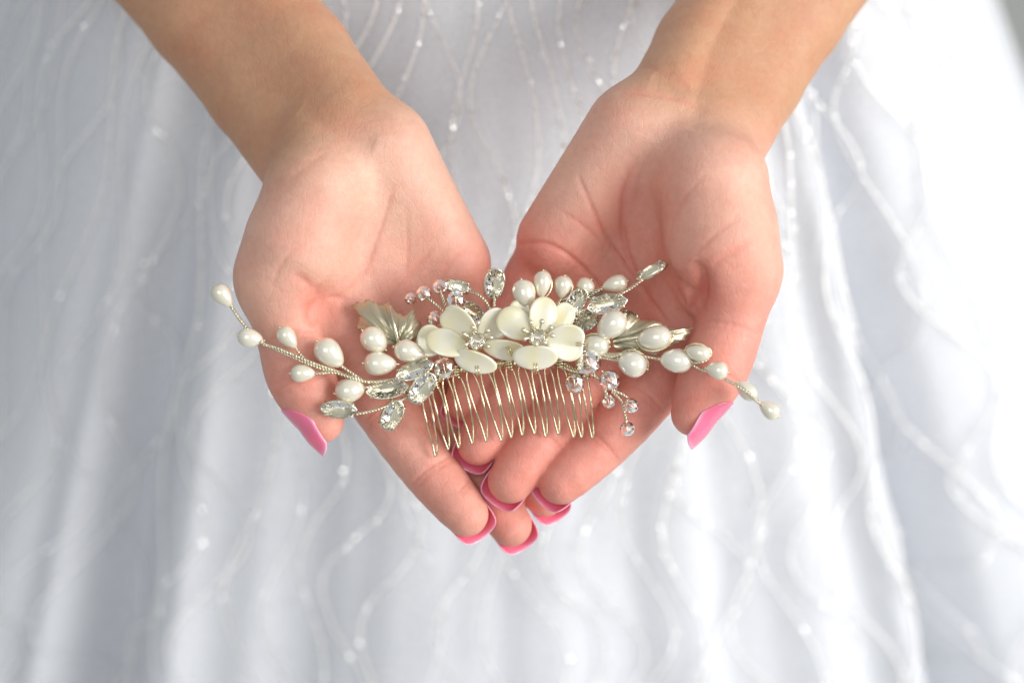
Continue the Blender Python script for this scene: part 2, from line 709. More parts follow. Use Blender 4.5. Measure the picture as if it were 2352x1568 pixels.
def surface(f, lo, hi, h=0.66):
    """naive surface nets over a sparse set of blocks."""
    B = 4
    nb = np.ceil((hi - lo) / (h * B)).astype(int)
    n = nb * B + 1
    cc = [lo[k] + h * B * (np.arange(nb[k]) + 0.5) for k in range(3)]
    G = np.stack(np.meshgrid(*cc, indexing='ij'), -1).reshape(-1, 3)
    dc = np.concatenate([f(g) for g in np.array_split(G, max(1, len(G) // 300000))])
    act = (np.abs(dc) < h * B * 1.35).reshape(nb)
    A = np.repeat(np.repeat(np.repeat(dc.reshape(nb), B, 0), B, 1), B, 2)
    A = np.pad(A, ((0, 1),) * 3, mode='edge').astype(np.float32)
    mask = np.zeros(n, bool)
    bi = np.argwhere(act)
    off = np.stack(np.meshgrid(*[np.arange(B + 1)] * 3, indexing='ij'), -1).reshape(-1, 3)
    idx = (bi[:, None, :] * B + off[None]).reshape(-1, 3)
    mask[idx[:, 0], idx[:, 1], idx[:, 2]] = True
    ii = np.argwhere(mask)
    pts = lo + ii * h
    vals = np.concatenate([f(g) for g in np.array_split(pts, max(1, len(pts) // 300000))])
    A[ii[:, 0], ii[:, 1], ii[:, 2]] = vals
    inside = A < 0
    c = np.zeros(np.array(n) - 1, np.int8)
    for dx in (0, 1):
        for dy in (0, 1):
            for dz in (0, 1):
                c += inside[dx:n[0] - 1 + dx, dy:n[1] - 1 + dy, dz:n[2] - 1 + dz]
    cells = np.argwhere((c > 0) & (c < 8))
    vid = np.full(np.array(n) - 1, -1, np.int64)
    vid[cells[:, 0], cells[:, 1], cells[:, 2]] = np.arange(len(cells))
    acc = np.zeros((len(cells), 3))
    cnt = np.zeros(len(cells))
    corners = [(x, y, z) for x in (0, 1) for y in (0, 1) for z in (0, 1)]
    val = {q: A[cells[:, 0] + q[0], cells[:, 1] + q[1], cells[:, 2] + q[2]] for q in corners}
    for q in corners:
        for ax in range(3):
            if q[ax] == 0:
                q2 = list(q)
                q2[ax] = 1
                a, b = val[q], val[tuple(q2)]
                x = (a < 0) != (b < 0)
                t = np.where(x, a / np.where(x, a - b, 1), 0)
                pos = np.tile(np.array(q, float), (len(cells), 1))
                pos[:, ax] += t
                acc += pos * x[:, None]
                cnt += x
    V = lo + (cells + acc / cnt[:, None]) * h
    F = []
    for ax in range(3):
        s0 = [slice(1, -1)] * 3
        a = inside.take(range(0, n[ax] - 1), ax)
        b = inside.take(range(1, n[ax]), ax)
        e = np.argwhere(a != b)
        sgn = a[e[:, 0], e[:, 1], e[:, 2]]
        o1, o2 = (ax + 1) % 3, (ax + 2) % 3
        ok = (e[:, o1] > 0) & (e[:, o2] > 0) & (e[:, o1] < n[o1] - 1) & (e[:, o2] < n[o2] - 1)
        e, sgn = e[ok], sgn[ok]
        q = []
        for d1, d2 in ((0, 0), (1, 0), (1, 1), (0, 1)):
            g = e.copy()
            g[:, o1] -= d1
            g[:, o2] -= d2
            q.append(vid[g[:, 0], g[:, 1], g[:, 2]])
        q = np.stack(q, 1)
        q[~sgn] = q[~sgn][:, ::-1]
        F.append(q)
    F = np.concatenate(F)
    F = F[(F >= 0).all(1)]
    return V, F


def laplace(V, F, n, lam=0.5):
    e = np.concatenate([F[:, [0, 1]], F[:, [1, 2]], F[:, [2, 3]], F[:, [3, 0]]])
    for _ in range(n):
        s = np.zeros_like(V)
        c = np.zeros(len(V))
        for a, b in ((0, 1), (1, 0)):
            for k in range(3):
                s[:, k] += np.bincount(e[:, a], V[e[:, b], k], len(V))
            c += np.bincount(e[:, a], minlength=len(V))
        V = V + lam * (s / np.maximum(c, 1)[:, None] - V)
    return V


def vnormals(V, F):
    n = np.cross(V[F[:, 2]] - V[F[:, 0]], V[F[:, 3]] - V[F[:, 1]])
    out = np.zeros_like(V)
    for k in range(4):
        for x in range(3):
            out[:, x] += np.bincount(F[:, k], n[:, x], len(V))
    return out / (np.linalg.norm(out, axis=1)[:, None] + 1e-9)


def to_uv(V):
    f = (D * 1000) / (D * 1000 - V[:, 2])
    return np.stack([V[:, 0] * f / S + 1175.5, 784 - V[:, 1] * f / S], 1)


def poly_dist(uv, line):
    """distance in mm to a smoothed line, and how far along it (0..1) the nearest point lies."""
    line = catmull(line, 5)
    seg = np.linalg.norm(np.diff(line, axis=0), axis=1)
    s0 = np.concatenate([[0], np.cumsum(seg)]) / seg.sum()
    m = ((uv > line.min(0) - 150) & (uv < line.max(0) + 150)).all(1)
    d = np.full(len(uv), 1e9)
    w = np.zeros(len(uv))
    q = uv[m]
    dd, ww = np.full(len(q), 1e9), np.zeros(len(q))
    for i, (a, b) in enumerate(zip(line[:-1], line[1:])):
        ab = b - a
        t = np.clip(((q - a) @ ab) / (ab @ ab), 0, 1)
        e = np.linalg.norm(q - (a + t[:, None] * ab), axis=1)
        c = e < dd
        dd = np.where(c, e, dd)
        ww = np.where(c, s0[i] + t * (s0[i + 1] - s0[i]), ww)
    d[m], w[m] = dd * S, ww
    return d, w


TAN = np.array([0.56, 0.31, 0.185])
PALM = np.array([0.75, 0.46, 0.35])
PINK = np.array([0.74, 0.34, 0.27])
RED = np.array([0.72, 0.235, 0.18])


def mixc(c, to, w):
    return c + (to - c) * np.clip(w, 0, 1)[:, None]


def sstep(x, a, b):
    t = np.clip((x - a) / (b - a), 0, 1)
    return t * t * (3 - 2 * t)


def build_hand(h, parent, label):
    allp = []
    for u, v, z, r, off, tl in h['arm']:
        allp += [P(u, v, z) - r - off, P(u, v, z) + r + off]
    for j in h['fingers'] + [h['thumb']]:
        for u, v, z, r in j:
            allp += [P(u, v, z) - r - 3, P(u, v, z) + r + 3]
    for a, b, ra, rb in h['palm']:
        allp += [P(*a) - ra, P(*a) + ra, P(*b) - rb, P(*b) + rb]
    allp = np.array(allp)
    lo, hi = allp.min(0) - 5, allp.max(0) + 5
    V, F = surface(hand_field(h), lo, hi)
    V = laplace(V, F, 3)
    N = vnormals(V, F)
    uv = to_uv(V)
    front = sstep(N[:, 2], 0.05, 0.45)
    # joint creases of every finger and the thumb
    creases = list(h['creases'])
    for j in h['fingers'] + [h['thumb']]:
        for k in (1, 2):
            if k >= len(j) - 1:
                continue
            p0, p1, p2 = np.array(j[k - 1][:2], float), np.array(j[k][:2], float), np.array(j[k + 1][:2], float)
            t = norm(p2 - p0)
            s = np.array([-t[1], t[0]])
            r = j[k][3] / S
            for o, dep in ((0.0, 0.6), (0.17 * r, 0.35)):
                ln = [p1 + t * o + s * r * x + t * 0.16 * r * (x * x) for x in (-0.95, -0.5, 0, 0.5, 0.95)]
                creases.append((ln, dep, 0.6))
    disp = np.zeros(len(V))
    redl = np.zeros(len(V))
    for ln, dep, wid in creases:
        d, w = poly_dist(uv, ln)
        tp = np.sqrt(np.clip(np.sin(math.pi * w), 0, 1))
        disp = np.maximum(disp, dep * tp * np.exp(-np.abs(d / wid) ** 1.5))
        redl = np.maximum(redl, (wid < 3) * tp * min(1, dep) * np.exp(-(d / (wid * 1.6)) ** 2))
    V = V - N * (disp * front)[:, None]
    # skin tone: tan forearm, pale palm, pink fingers and folds
    wrist = np.array(h['wrist'], float)
    adir = norm(np.array(h['axis'], float))
    along = (uv - wrist) @ adir * S
    c = np.tile(TAN, (len(V), 1))
    c = mixc(c, PALM, sstep(along, -14, 12) * sstep(N[:, 2], -0.5, 0.35))
    c = mixc(c, PINK, h['pink'] * sstep(along, 30, 62) * sstep(N[:, 2], -0.6, 0.2))
    for (u, v), r, w in h['flush']:
        c = mixc(c, RED, w * np.exp(-((np.linalg.norm(uv - np.array([u, v]), axis=1) * S) / r) ** 2))
    for j in h['fingers'] + [h['thumb']]:
        tip = np.array(j[-1][:3])
        dt = np.linalg.norm(V - P(*tip), axis=1)
        c = mixc(c, RED, 0.42 * np.exp(-(dt / 11.0) ** 2))
        for k in (1, 2):
            dt = np.linalg.norm(V - P(*j[k][:3]), axis=1)
            c = mixc(c, RED, 0.16 * np.exp(-(dt / 12.0) ** 2))
    c = mixc(c, RED, 0.45 * redl * front)
    ctr = (V.min(0) + V.max(0)) / 2
    me = bpy.data.meshes.new('arm')
    me.from_pydata(((V - ctr) / 1000).tolist(), [], F.tolist())
    me.polygons.foreach_set('use_smooth', [True] * len(me.polygons))
    at = me.color_attributes.new('tint', 'FLOAT_COLOR', 'POINT')
    at.data.foreach_set('color', np.concatenate([c, np.ones((len(c), 1))], 1).astype(np.float32).ravel())
    me.materials.append(M['skin'])
    me.update()
    o = finish(bpy.data.objects.new('arm', me), HM @ Matrix.Translation(Vector(ctr / 1000)), parent)
    o['label'] = label
    for j, n in zip(h['fingers'] + [h['thumb']], h['nails']):
        nail(j, n, o)
    return o


def nail(j, spec, parent):
    """a long curved gel nail on the back of a fingertip."""
    n0, back, fwd, half, k = spec
    a, b = P(*j[-2][:3]), P(*j[-1][:3])
    t = norm(b - a)
    r, ra, lab = j[-1][3], j[-2][3], np.linalg.norm(b - a)
    n = norm(np.array(n0, float) - t * np.dot(n0, t))
    s = np.cross(t, n)
    tip = b + t * r * 0.55
    NA, NB = 14, 16
    V, C, F = [], [], []
    for layer in (0, 1):
        for i in range(NB + 1):
            q = i / NB
            for m in range(NA + 1):
                x = 2 * m / NA - 1
                # cuticle rounded, free edge softly squared
                y0 = -back + back * (0.30 if half > 60 else 0.62) * abs(x) ** 2.4
                y1 = fwd * (1 - (0.16 if half > 60 else 0.3) * x * x - 0.22 * x ** 6)
                y = y0 + (y1 - y0) * q
                rc = (r + (ra - r) * min(1, max(0, -(y + 0.55 * r) / lab))) * k - 0.10 * r * sstep(y, 0, fwd)
                ang = x * R(half if half > 60 else 74) * (1 - (0.12 if half > 60 else 0.27) * q * q)
                rr = rc - (0.5 if layer else 0.0)
                lift = -0.9 * q * q if half > 60 else 0.35 * (1 - q) - 3.0 * q * q
                V.append(tip + t * y + n * (rr * math.cos(ang) + lift + 0.25) + s * rr * math.sin(ang))
                edge = max(sstep(q, 0.9, 1.0), sstep(abs(x), 0.9, 1.0))
                col = np.array([1.0, 0.19, 0.335]) if layer == 0 else np.array([1.0, 0.21, 0.32])
                col = col + (np.array([1.0, 0.44, 0.60]) - col) * edge
                C.append((*col, 1))
    W = NA + 1
    L = W * (NB + 1)
    for i in range(NB):
        for m in range(NA):
            a0 = i * W + m
            F.append((a0, a0 + 1, a0 + W + 1, a0 + W))
            F.append((L + a0, L + a0 + W, L + a0 + W + 1, L + a0 + 1))
    for i in range(NB):
        for m in (0, NA):
            a0 = i * W + m
            F.append((a0, a0 + W, L + a0 + W, L + a0) if m == 0 else (a0, L + a0, L + a0 + W, a0 + W))
    for m in range(NA):
        F.append((m, L + m, L + m + 1, m + 1))
        a0 = NB * W + m
        F.append((a0, a0 + 1, L + a0 + 1, L + a0))
    o = cam_obj('fingernail', V, F, M['nail'], parent)
    at = o.data.color_attributes.new('tint', 'FLOAT_COLOR', 'POINT')
    at.data.foreach_set('color', np.array(C, np.float32).ravel())
    bev = o.modifiers.new('soft', 'SUBSURF')
    bev.levels = bev.render_levels = 1
    return o


LEFT = dict(
    pink=0.62,  # less pink than the other hand: its brighter light put into the skin colour
    wrist=(768, 340), axis=(0.45, 0.89),
    arm=[(-90, -760, -120, 25, 12, 0), (150, -440, -86, 22, 11, 0), (380, -160, -56, 19, 10, 0), (507, 0, -40, 17.5, 9.5, 1), (640, 170, -27, 16.5, 9.5, 2), (745, 315, -11, 15.5, 9.8, 2.5)],
    palm=[((745, 345, -3), (790, 770, -12), 14, 12.5), ((800, 365, -3), (895, 790, -17), 14.5, 12.5),
          ((850, 350, -5), (990, 770, -20), 14.5, 12), ((880, 330, -7), (1060, 715, -21), 12.5, 11),
          ((895, 350, -3), (1045, 600, -13), 13, 11.5),
          ((722, 440, 7), (676, 570, 8), 16.5, 15), ((676, 570, 8), (640, 640, 6), 15, 13),
          ((720, 600, 0), (775, 730, -9), 12, 10)],
    fingers=[[(790, 770, -8, 12.2), (880, 930, -9, 9.8), (985, 1075, -7, 9.1), (1070, 1180, -3, 7.3)],
             [(895, 790, -18, 11.6), (1010, 960, -21, 9.6), (1095, 1090, -20, 8.7), (1172, 1205, -16, 7.1)],
             [(990, 770, -21, 11), (1105, 930, -26, 9), (1185, 1050, -26, 8.2), (1250, 1140, -22, 6.7)],
             [(1062, 715, -19, 10), (1150, 830, -28, 8), (1205, 910, -29, 7.2), (1245, 980, -27, 5.8)]],
    thumb=[(640, 640, 7, 13), (664, 765, 6, 10.2), (692, 865, 8, 10.6), (738, 966, 9, 7.2)],
    mounds=[((640, 640, 5), (11, 14, 11), 0, 6)],
    creases=[([(640, 430), (760, 340), (850, 290), (945, 312)], 0.35, 1.5), ([(700, 300), (800, 285), (900, 265)], 0.35, 1.2), ([(690, 250), (770, 300), (860, 335)], 1.3, 5.0),
             ([(738, 704), (724, 676), (700, 645), (672, 628)], 0.8, 1.3), ([(722, 655), (735, 690), (716, 720), (722, 750)], 1.9, 2.2), ([(735, 692), (770, 684), (800, 690)], 0.8, 1.4),
             ([(905, 420), (862, 560), (820, 650), (765, 695)], 0.5, 0.9), ([(1000, 560), (940, 635), (890, 700)], 0.5, 0.7), ([(930, 470), (935, 560), (930, 650)], 0.3, 0.6), ([(1095, 560), (1040, 600), (990, 680)], 0.4, 0.6), ([(690, 560), (650, 600), (620, 660)], 0.25, 0.7)],
    flush=[((738, 700), 8, 0.4), ((650, 640), 14, 0.15), ((1110, 610), 10, 0.35), ((940, 690), 16, 0.2), ((690, 860), 10, 0.35), ((1010, 930), 14, 0.4)],
    nails=[((0.0, 0.0, -1), 10, 4.8, 84, 1.02), ((0, 0, -1), 10, 4.8, 84, 1.02), ((0, 0, -1), 10, 4.8, 84, 1.02), ((0, 0, -1), 9, 4.3, 84, 1.02),
           ((-0.80, -0.58, 0.16), 12.5, 6.8, 59, 1.10)],
)
RIGHT = dict(
    pink=0.95,  # pinker than the other hand: this palm's shade partly put into the skin colour
    wrist=(1590, 270), axis=(-0.3, 0.95),
    arm=[(2330, -800, -120, 25, 12, 0), (2120, -480, -86, 22, 11, 0), (1895, -190, -58, 19, 10, 0), (1765, 0, -40, 17.5, 9.5, -1), (1672, 150, -27, 16.5, 9.5, -2), (1605, 270, -11, 15.5, 9.8, -2.5)],
    palm=[((1615, 320, -3), (1565, 780, -17), 14, 12.5), ((1560, 330, -3), (1455, 755, -25), 14, 12),
          ((1510, 310, -5), (1340, 705, -26), 14, 11.5), ((1480, 280, -7), (1240, 645, -20), 12.5, 11),
          ((1440, 300, -1), (1275, 550, -9), 13.5, 12.5),
          ((1636, 420, 9), (1660, 555, 11), 18, 16.5), ((1660, 555, 11), (1690, 625, 7), 16.5, 13.5),
          ((1610, 600, -2), (1570, 730, -11), 12, 10)],
    fingers=[[(1565, 780, -14, 12.2), (1485, 905, -8, 9.6), (1385, 1015, -5, 8.8), (1288, 1106, -1, 7.4)],
             [(1455, 755, -24, 11.8), (1345, 862, -9, 9.2), (1250, 995, -5, 8.7), (1172, 1103, -1, 7.4)],
             [(1340, 705, -25, 11.2), (1218, 840, -9, 8.6), (1142, 945, -6, 8.0), (1099, 1020, -3, 6.9)],
             [(1238, 645, -20, 10.2), (1148, 785, -11, 8), (1097, 868, -9, 7.3), (1064, 925, -7, 5.9)]],
    thumb=[(1690, 625, 7, 13.4), (1676, 745, 6, 10.4), (1640, 845, 8, 10.6), (1592, 950, 9, 7.2)],
    mounds=[((1578, 655, 4), (4.5, 8.5, 8), 12, 3), ((1690, 620, 5), (11, 14, 11), 0, 6)],
    creases=[([(1415, 215), (1480, 215), (1570, 232), (1640, 260)], 0.6, 0.9), ([(1440, 150), (1540, 165), (1600, 190)], 0.4, 1.2), ([(1730, -60), (1660, 60), (1615, 180), (1590, 300)], 1.8, 5.5), ([(1500, 170), (1570, 200), (1640, 250)], 1.2, 4.0),
             ([(1462, 360), (1432, 460), (1440, 580), (1505, 720)], 1.2, 0.9), ([(1325, 400), (1390, 540), (1455, 640), (1540, 750)], 1.0, 0.65), ([(1500, 330), (1470, 400), (1460, 470)], 0.4, 0.6), ([(1620, 400), (1560, 470), (1530, 560)], 0.3, 0.7), ([(1700, 500), (1640, 540), (1590, 590)], 0.3, 0.7),
             ([(1180, 562), (1255, 560), (1330, 605), (1400, 690)], 1.1, 0.65), ([(1280, 480), (1340, 520), (1390, 570)], 0.45, 0.6), ([(1290, 640), (1330, 610), (1350, 560)], 0.35, 0.6), ([(1590, 600), (1612, 636), (1610, 680), (1585, 720)], 3.2, 2.4), ([(1555, 620), (1548, 660), (1570, 700), (1590, 712)], 1.2, 1.4),
             ([(1615, 625), (1680, 580), (1740, 540)], 0.5, 1.4)],
    flush=[((1610, 640), 8, 0.4), ((1450, 480), 16, 0.45), ((1600, 480), 22, 0.25), ((1690, 640), 13, 0.3), ((1220, 600), 14, 0.4), ((1640, 850), 10, 0.35), ((1260, 900), 18, 0.3), ((1440, 960), 14, 0.25)],  # skin redness, strengthened here to paint in some of the palm's shade
    nails=[((0, 0, -1), 10, 4.8, 84, 1.02), ((0, 0, -1), 10, 4.8, 84, 1.02), ((0, 0, -1), 10, 4.8, 84, 1.02), ((0, 0, -1), 9, 4.3, 84, 1.02),
           ((0.90, -0.40, 0.18), 12.5, 6.8, 59, 1.10)],
)

person = empty('person', P(1175, 700, -60))
tag(person, 'person holding out both cupped hands with long pink nails', 'person')
build_hand(LEFT, person, 'arm with brightly lit palm, its thumb under the pearl spray')
build_hand(RIGHT, person, 'arm with shaded palm, its fingers laid over the other hand')

# ------------------------------------------------------------------ hair comb
comb = empty('hair_comb', P(1185, 860, 8))
tag(comb, 'bridal hair comb of pearls, shell flowers and rhinestones resting on the open hands', 'hair comb')


def axis_frame(p, ax, up=(0, 0, 1), scale=(1, 1, 1)):
    """4x4 with local x along ax and local z near up."""
    x = norm(ax)
    z = norm(np.asarray(up, float) - x * np.dot(up, x))
    y = np.cross(z, x)
    m = Matrix.Identity(4)
    for i in range(3):
        m[i][0], m[i][1], m[i][2] = x[i] * scale[0], y[i] * scale[1], z[i] * scale[2]
        m[i][3] = p[i]
    return m


def dirv(deg, tilt=0.0):
    """direction on the sheet, degrees clockwise from right (as seen), tilted up by tilt degrees."""
    a, b = R(deg), R(tilt)
    return np.array([math.cos(a) * math.cos(b), -math.sin(a) * math.cos(b), math.sin(b)])


# pearls -----------------------------------------------------------
def lathe(profile, segs):
    V, F = [], []
    for x, r in profile:
        for k in range(segs):
            a = 2 * math.pi * k / segs
            V.append((x, r * math.cos(a), r * math.sin(a)))
    for i in range(len(profile) - 1):
        for k in range(segs):
            k2 = (k + 1) % segs
            F.append((i * segs + k, (i + 1) * segs + k, (i + 1) * segs + k2, i * segs + k2))
    F.append(tuple(range(segs)))
    F.append(tuple((len(profile) - 1) * segs + k for k in range(segs))[::-1])
    return V, F


def pearl_profile(pt):
    pr = []
    for i in range(19):
        s = -math.cos(math.pi * i / 18)
        r = math.sqrt(max(0, 1 - s * s)) * (1 - pt * s)
        if i in (0, 18):
            r = 0.05
        pr.append((s * 0.0005, r))
    m = max(r for _, r in pr)
    return [(x, r / m * 0.0005) for x, r in pr]


pearl_me = [raw_mesh('pearl', *lathe(pearl_profile(pt), 24), M['pearl']) for pt in (0.14, 0.24, 0.32)]
cap_me = raw_mesh('wire_loop', *merge([tube([(0.00046, 0, 0), (0.00054, 0, 0), (0.00058, 0, 0)], [0.00005, 0.00007, 0.00004], 8),
                                       tube([(-0.00046, 0, 0), (-0.00054, 0, 0), (-0.00057, 0, 0)], [0.00005, 0.00007, 0.00003], 8)]), M['gold'])


def pearl(u, v, z, ln, wd, deg, tilt=0, kind=1):
    """centre, length and width on the sheet, direction its narrow end points."""
    sc = (ln * S, wd * S, wd * S)
    m = axis_frame(P(u, v, z), dirv(deg, tilt), scale=sc)
    o = placed('pearl', pearl_me[kind], m, comb)
    c = bpy.data.objects.new('wire_loop', cap_me)
    finish(c, world_m(o), o)
    return P(u, v, z) + dirv(deg, tilt) * ln * S * 0.5, P(u, v, z) - dirv(deg, tilt) * ln * S * 0.5


PE = [
    (511, 679, 24, 58, 43, 50, -5, 2), (575, 776, 23, 58, 43, 12, -4, 1), (661, 776, 23, 58, 41, 52, -4, 2), (757, 812, 21, 78, 60, 45, -8, 1),
    (696, 857, 23, 57, 42, 0, -4, 2), (803, 896, 19, 68, 56, -12, -8, 0), (859, 781, 13, 68, 57, 40, -10, 0), (873, 835, 14, 75, 55, 2, -6, 1), (941, 808, 13, 74, 52, 18, -8, 1),
    (1204, 677, 12, 70, 54, 78, 10, 1), (1245, 653, 10, 62, 42, 95, 8, 2), (1292, 660, 9, 54, 43, 100, 8, 2), (1342, 661, 7, 48, 44, 130, 0, 1),
    (1412, 652, 9, 58, 40, 165, 0, 1), (1404, 747, 15, 76, 60, 140, -10, 0), (1503, 776, 17, 77, 57, 172, -6, 0), (1367, 793, 13, 64, 52, 185, -8, 0),
    (1452, 835, 15, 68, 61, 200, -6, 0), (1553, 828, 19, 74, 55, 185, -4, 0), (1603, 810, 22, 56, 40, 192, -4, 1), (1646, 850, 24, 50, 42, 190, -4, 1),
    (1714, 896, 24, 56, 38, 222, 4, 1), (1766, 940, 23, 52, 40, 215, 4, 2)]
PE = [(a[0], a[1], a[2] - 2.5 * sstep(-a[0], -880, -760), *a[3:]) for a in PE]
for a in PE:
    pearl(*a)

# faceted crystal beads ------------------------------------------------
V, F = [], []
NS = 10
rings = [(-0.46, 0.2), (-0.36, 0.36), (-0.14, 0.485), (0.14, 0.485), (0.36, 0.36), (0.46, 0.2)]
for i, (x, r) in enumerate(rings):
    for k in range(NS):
        a = 2 * math.pi * (k + 0.5 * (i % 2)) / NS
        V.append((x / 1000, r * math.cos(a) / 1000, r * math.sin(a) / 1000))
for i in range(len(rings) - 1):
    for k in range(NS):
        k2 = (k + 1) % NS
        a, b, c, d = i * NS + k, i * NS + k2, (i + 1) * NS + k, (i + 1) * NS + k2
        if i % 2 == 0:
            F += [(a, c, b), (b, c, d)]
        else:
            F += [(a, c, d), (a, d, b)]
F.append(tuple(range(NS)))
F.append(tuple((len(rings) - 1) * NS + k for k in range(NS))[::-1])
bead_me = raw_mesh('crystal_bead', V, F, M['crystal'], False)
core_me = raw_mesh('bead_wire', *tube([(-0.00056, 0, 0), (-0.0003, 0.00004, 0), (0.0003, -0.00004, 0), (0.00056, 0, 0)], 0.00004, 6), M['gold'])


def bead(u, v, z, r, deg, tilt=0):
    m = axis_frame(P(u, v, z), dirv(deg, tilt), scale=(2 * r * S,) * 3)
    o = placed('crystal_bead', bead_me, m, comb)
    c = bpy.data.objects.new('bead_wire', core_me)
    finish(c, world_m(o), o)


BE = [(943, 686, 8, 14, 30), (973, 674, 10, 18, 35), (1010, 659, 11, 17, 70), (1046, 690, 12, 22, 80), (1000, 733, 9, 20, 50), (976, 775, 9, 19, 20),
      (1019, 845, 13, 26, 70), (1350, 832, 14, 30, 60), (1319, 880, 13, 23, 70), (1399, 872, 14, 24, 50), (1397, 921, 13, 16, 60), (1449, 931, 13, 17, 30), (1440, 984, 12, 17, 80)]
for a in BE:
    bead(*a, tilt=random.uniform(-15, 15))


# pointed rhinestones in claw settings ----------------------------------
def marquise(n, ex):
    pts = []
    for k in range(n):
        a = 2 * math.pi * k / n
        c, s = math.cos(a), math.sin(a)
        pts.append((0.5 * math.copysign(abs(c) ** 0.9, c), 0.5 * math.copysign(abs(s) ** ex, s)))
    return pts


def stone_mesh(ex):
    o = marquise(12, ex)
    n = len(o)
    V = [(x, y, 0.0) for x, y in o]                       # girdle 0..n
    V += [(x, y, -0.05) for x, y in o]                    # lower girdle
    mid = [((o[k][0] + o[(k + 1) % n][0]) * 0.40, (o[k][1] + o[(k + 1) % n][1]) * 0.40, 0.13) for k in range(n)]
    V += mid
    tb = [(x * 0.42, y * 0.42, 0.2) for x, y in o]
    V += tb
    V += [(0, 0, 0.21), (-0.16, 0, -0.34), (0.16, 0, -0.34)]
    F = []
    for k in range(n):
        k2 = (k + 1) % n
        F += [(k, k2, 2 * n + k), (k2, 3 * n + k2, 2 * n + k), (2 * n + k, 3 * n + k2, 3 * n + k), (3 * n + k, 3 * n + k2, 4 * n)]
        F.append((k2, k, n + k, n + k2))
        e = 4 * n + (2 if (o[k][0] + o[k2][0]) > 0 else 1)
        F.append((n + k2, n + k, e))
        ea = 4 * n + (2 if o[k][0] + o[k2][0] > 0 else 1)
        k3 = (k + 2) % n
        eb = 4 * n + (2 if o[k2][0] + o[k3][0] > 0 else 1)
        if ea != eb:
            F.append((n + k2, ea, eb))
    V = [(a / 1000, b / 1000, c / 1000) for a, b, c in V]
    return raw_mesh('rhinestone', V, F, M['stone'], False)


def setting_mesh(ex):
    o = marquise(24, ex)
    n = len(o)
    V, F = [], []
    prof = [(1.0, -0.02), (1.07, -0.02), (1.07, -0.30), (0.55, -0.46), (0.0, -0.46)]
    for s, z in prof:
        V += [(x * s, y * s, z) for x, y in o]
    for i in range(len(prof) - 1):
        for k in range(n):
            k2 = (k + 1) % n
            F.append((i * n + k, i * n + k2, (i + 1) * n + k2, (i + 1) * n + k))
    parts = [(V, F)]
    for a in (R(38), R(142), R(218), R(322)):
        k = int(round(a / (2 * math.pi) * n)) % n
        x, y = o[k]
        path = [(x * 1.1, y * 1.1, -0.3), (x * 1.12, y * 1.12, 0.0), (x * 1.02, y * 1.02, 0.09), (x * 0.82, y * 0.8, 0.12)]
        parts.append(tube(path, [0.05, 0.05, 0.05, 0.035], 6))
    V, F = merge(parts)
    return raw_mesh('claw_setting', [(a / 1000, b / 1000, c / 1000) for a, b, c in V], F, M['silver'])


def foil_mesh(ex):
    o = marquise(12, ex)
    n = len(o)
    V = [(x * 0.98, y * 0.98, -0.07) for x, y in o] + [(-0.16, 0, -0.36), (0.16, 0, -0.36)]
    F = []
    for k in range(n):
        k2 = (k + 1) % n
        e = n + (1 if (o[k][0] + o[k2][0]) > 0 else 0)
        F.append((k, k2, e))
        k3 = (k + 2) % n
        eb = n + (1 if o[k2][0] + o[k3][0] > 0 else 0)
        if e != eb:
            F.append((k2, eb, e))
    return raw_mesh('foil_back', [(a / 1000, b / 1000, c / 1000) for a, b, c in V], F, M['foil'], False)


STONE = [(stone_mesh(ex), setting_mesh(ex), foil_mesh(ex)) for ex in (1.45, 1.05)]


def rhinestone(u, v, z, ln, wd, deg, up=(0, 0, 1), tilt=0, kind=0):
    m = axis_frame(P(u, v, z), dirv(deg, tilt), up, scale=(ln * S, wd * S, wd * S))
    a, b, f = STONE[kind]
    o = placed('rhinestone', a, m, comb)
    for nm, me in (('claw_setting', b), ('foil_back', f)):
        finish(bpy.data.objects.new(nm, me), world_m(o), o)


RH = [(1051, 656, 10, 58, 32, 12, (0.1, 0.55, 0.8), 0, 0), (1136, 652, 11, 66, 46, -83, (0.25, 0.1, 0.95), 8, 1), (1494, 619, 13, 74, 34, -28, (-0.35, 0.75, 0.45), 10, 0),
      (1324, 692, 11, 62, 40, -52, (0.4, 0.2, 0.9), 0, 1), (1394, 698, 13, 88, 42, -12, (0.1, 0.1, 1), 0, 0), (1345, 735, 11, 60, 46, -25, (0.3, 0, 0.95), 0, 1),
      (951, 849, 16, 86, 40, -22, (-0.25, 0.2, 0.95), 0, 0), (889, 893, 16, 92, 42, -8, (0.15, 0.2, 0.95), 0, 0), (970, 892, 17, 76, 46, -52, (0.3, -0.1, 0.95), 0, 1),
      (777, 941, 20, 78, 40, 4, (0, -0.35, 0.9), 0, 0), (901, 954, 16, 70, 44, -62, (0.25, -0.2, 0.95), 0, 1),
      (1084, 715, 9, 70, 36, 35, (0, 0.2, 1), 0, 0), (1374, 681, 9, 46, 28, 10, (0.1, 0.3, 1), 0, 0), (1446, 726, 11, 40, 26, 25, (0.2, 0.3, 1), 0, 0), (1300, 697, 7, 44, 28, -10, (0, 0.2, 1), 0, 0)]
for a in RH:
    rhinestone(*a[:6], up=a[6], tilt=a[7], kind=a[8])


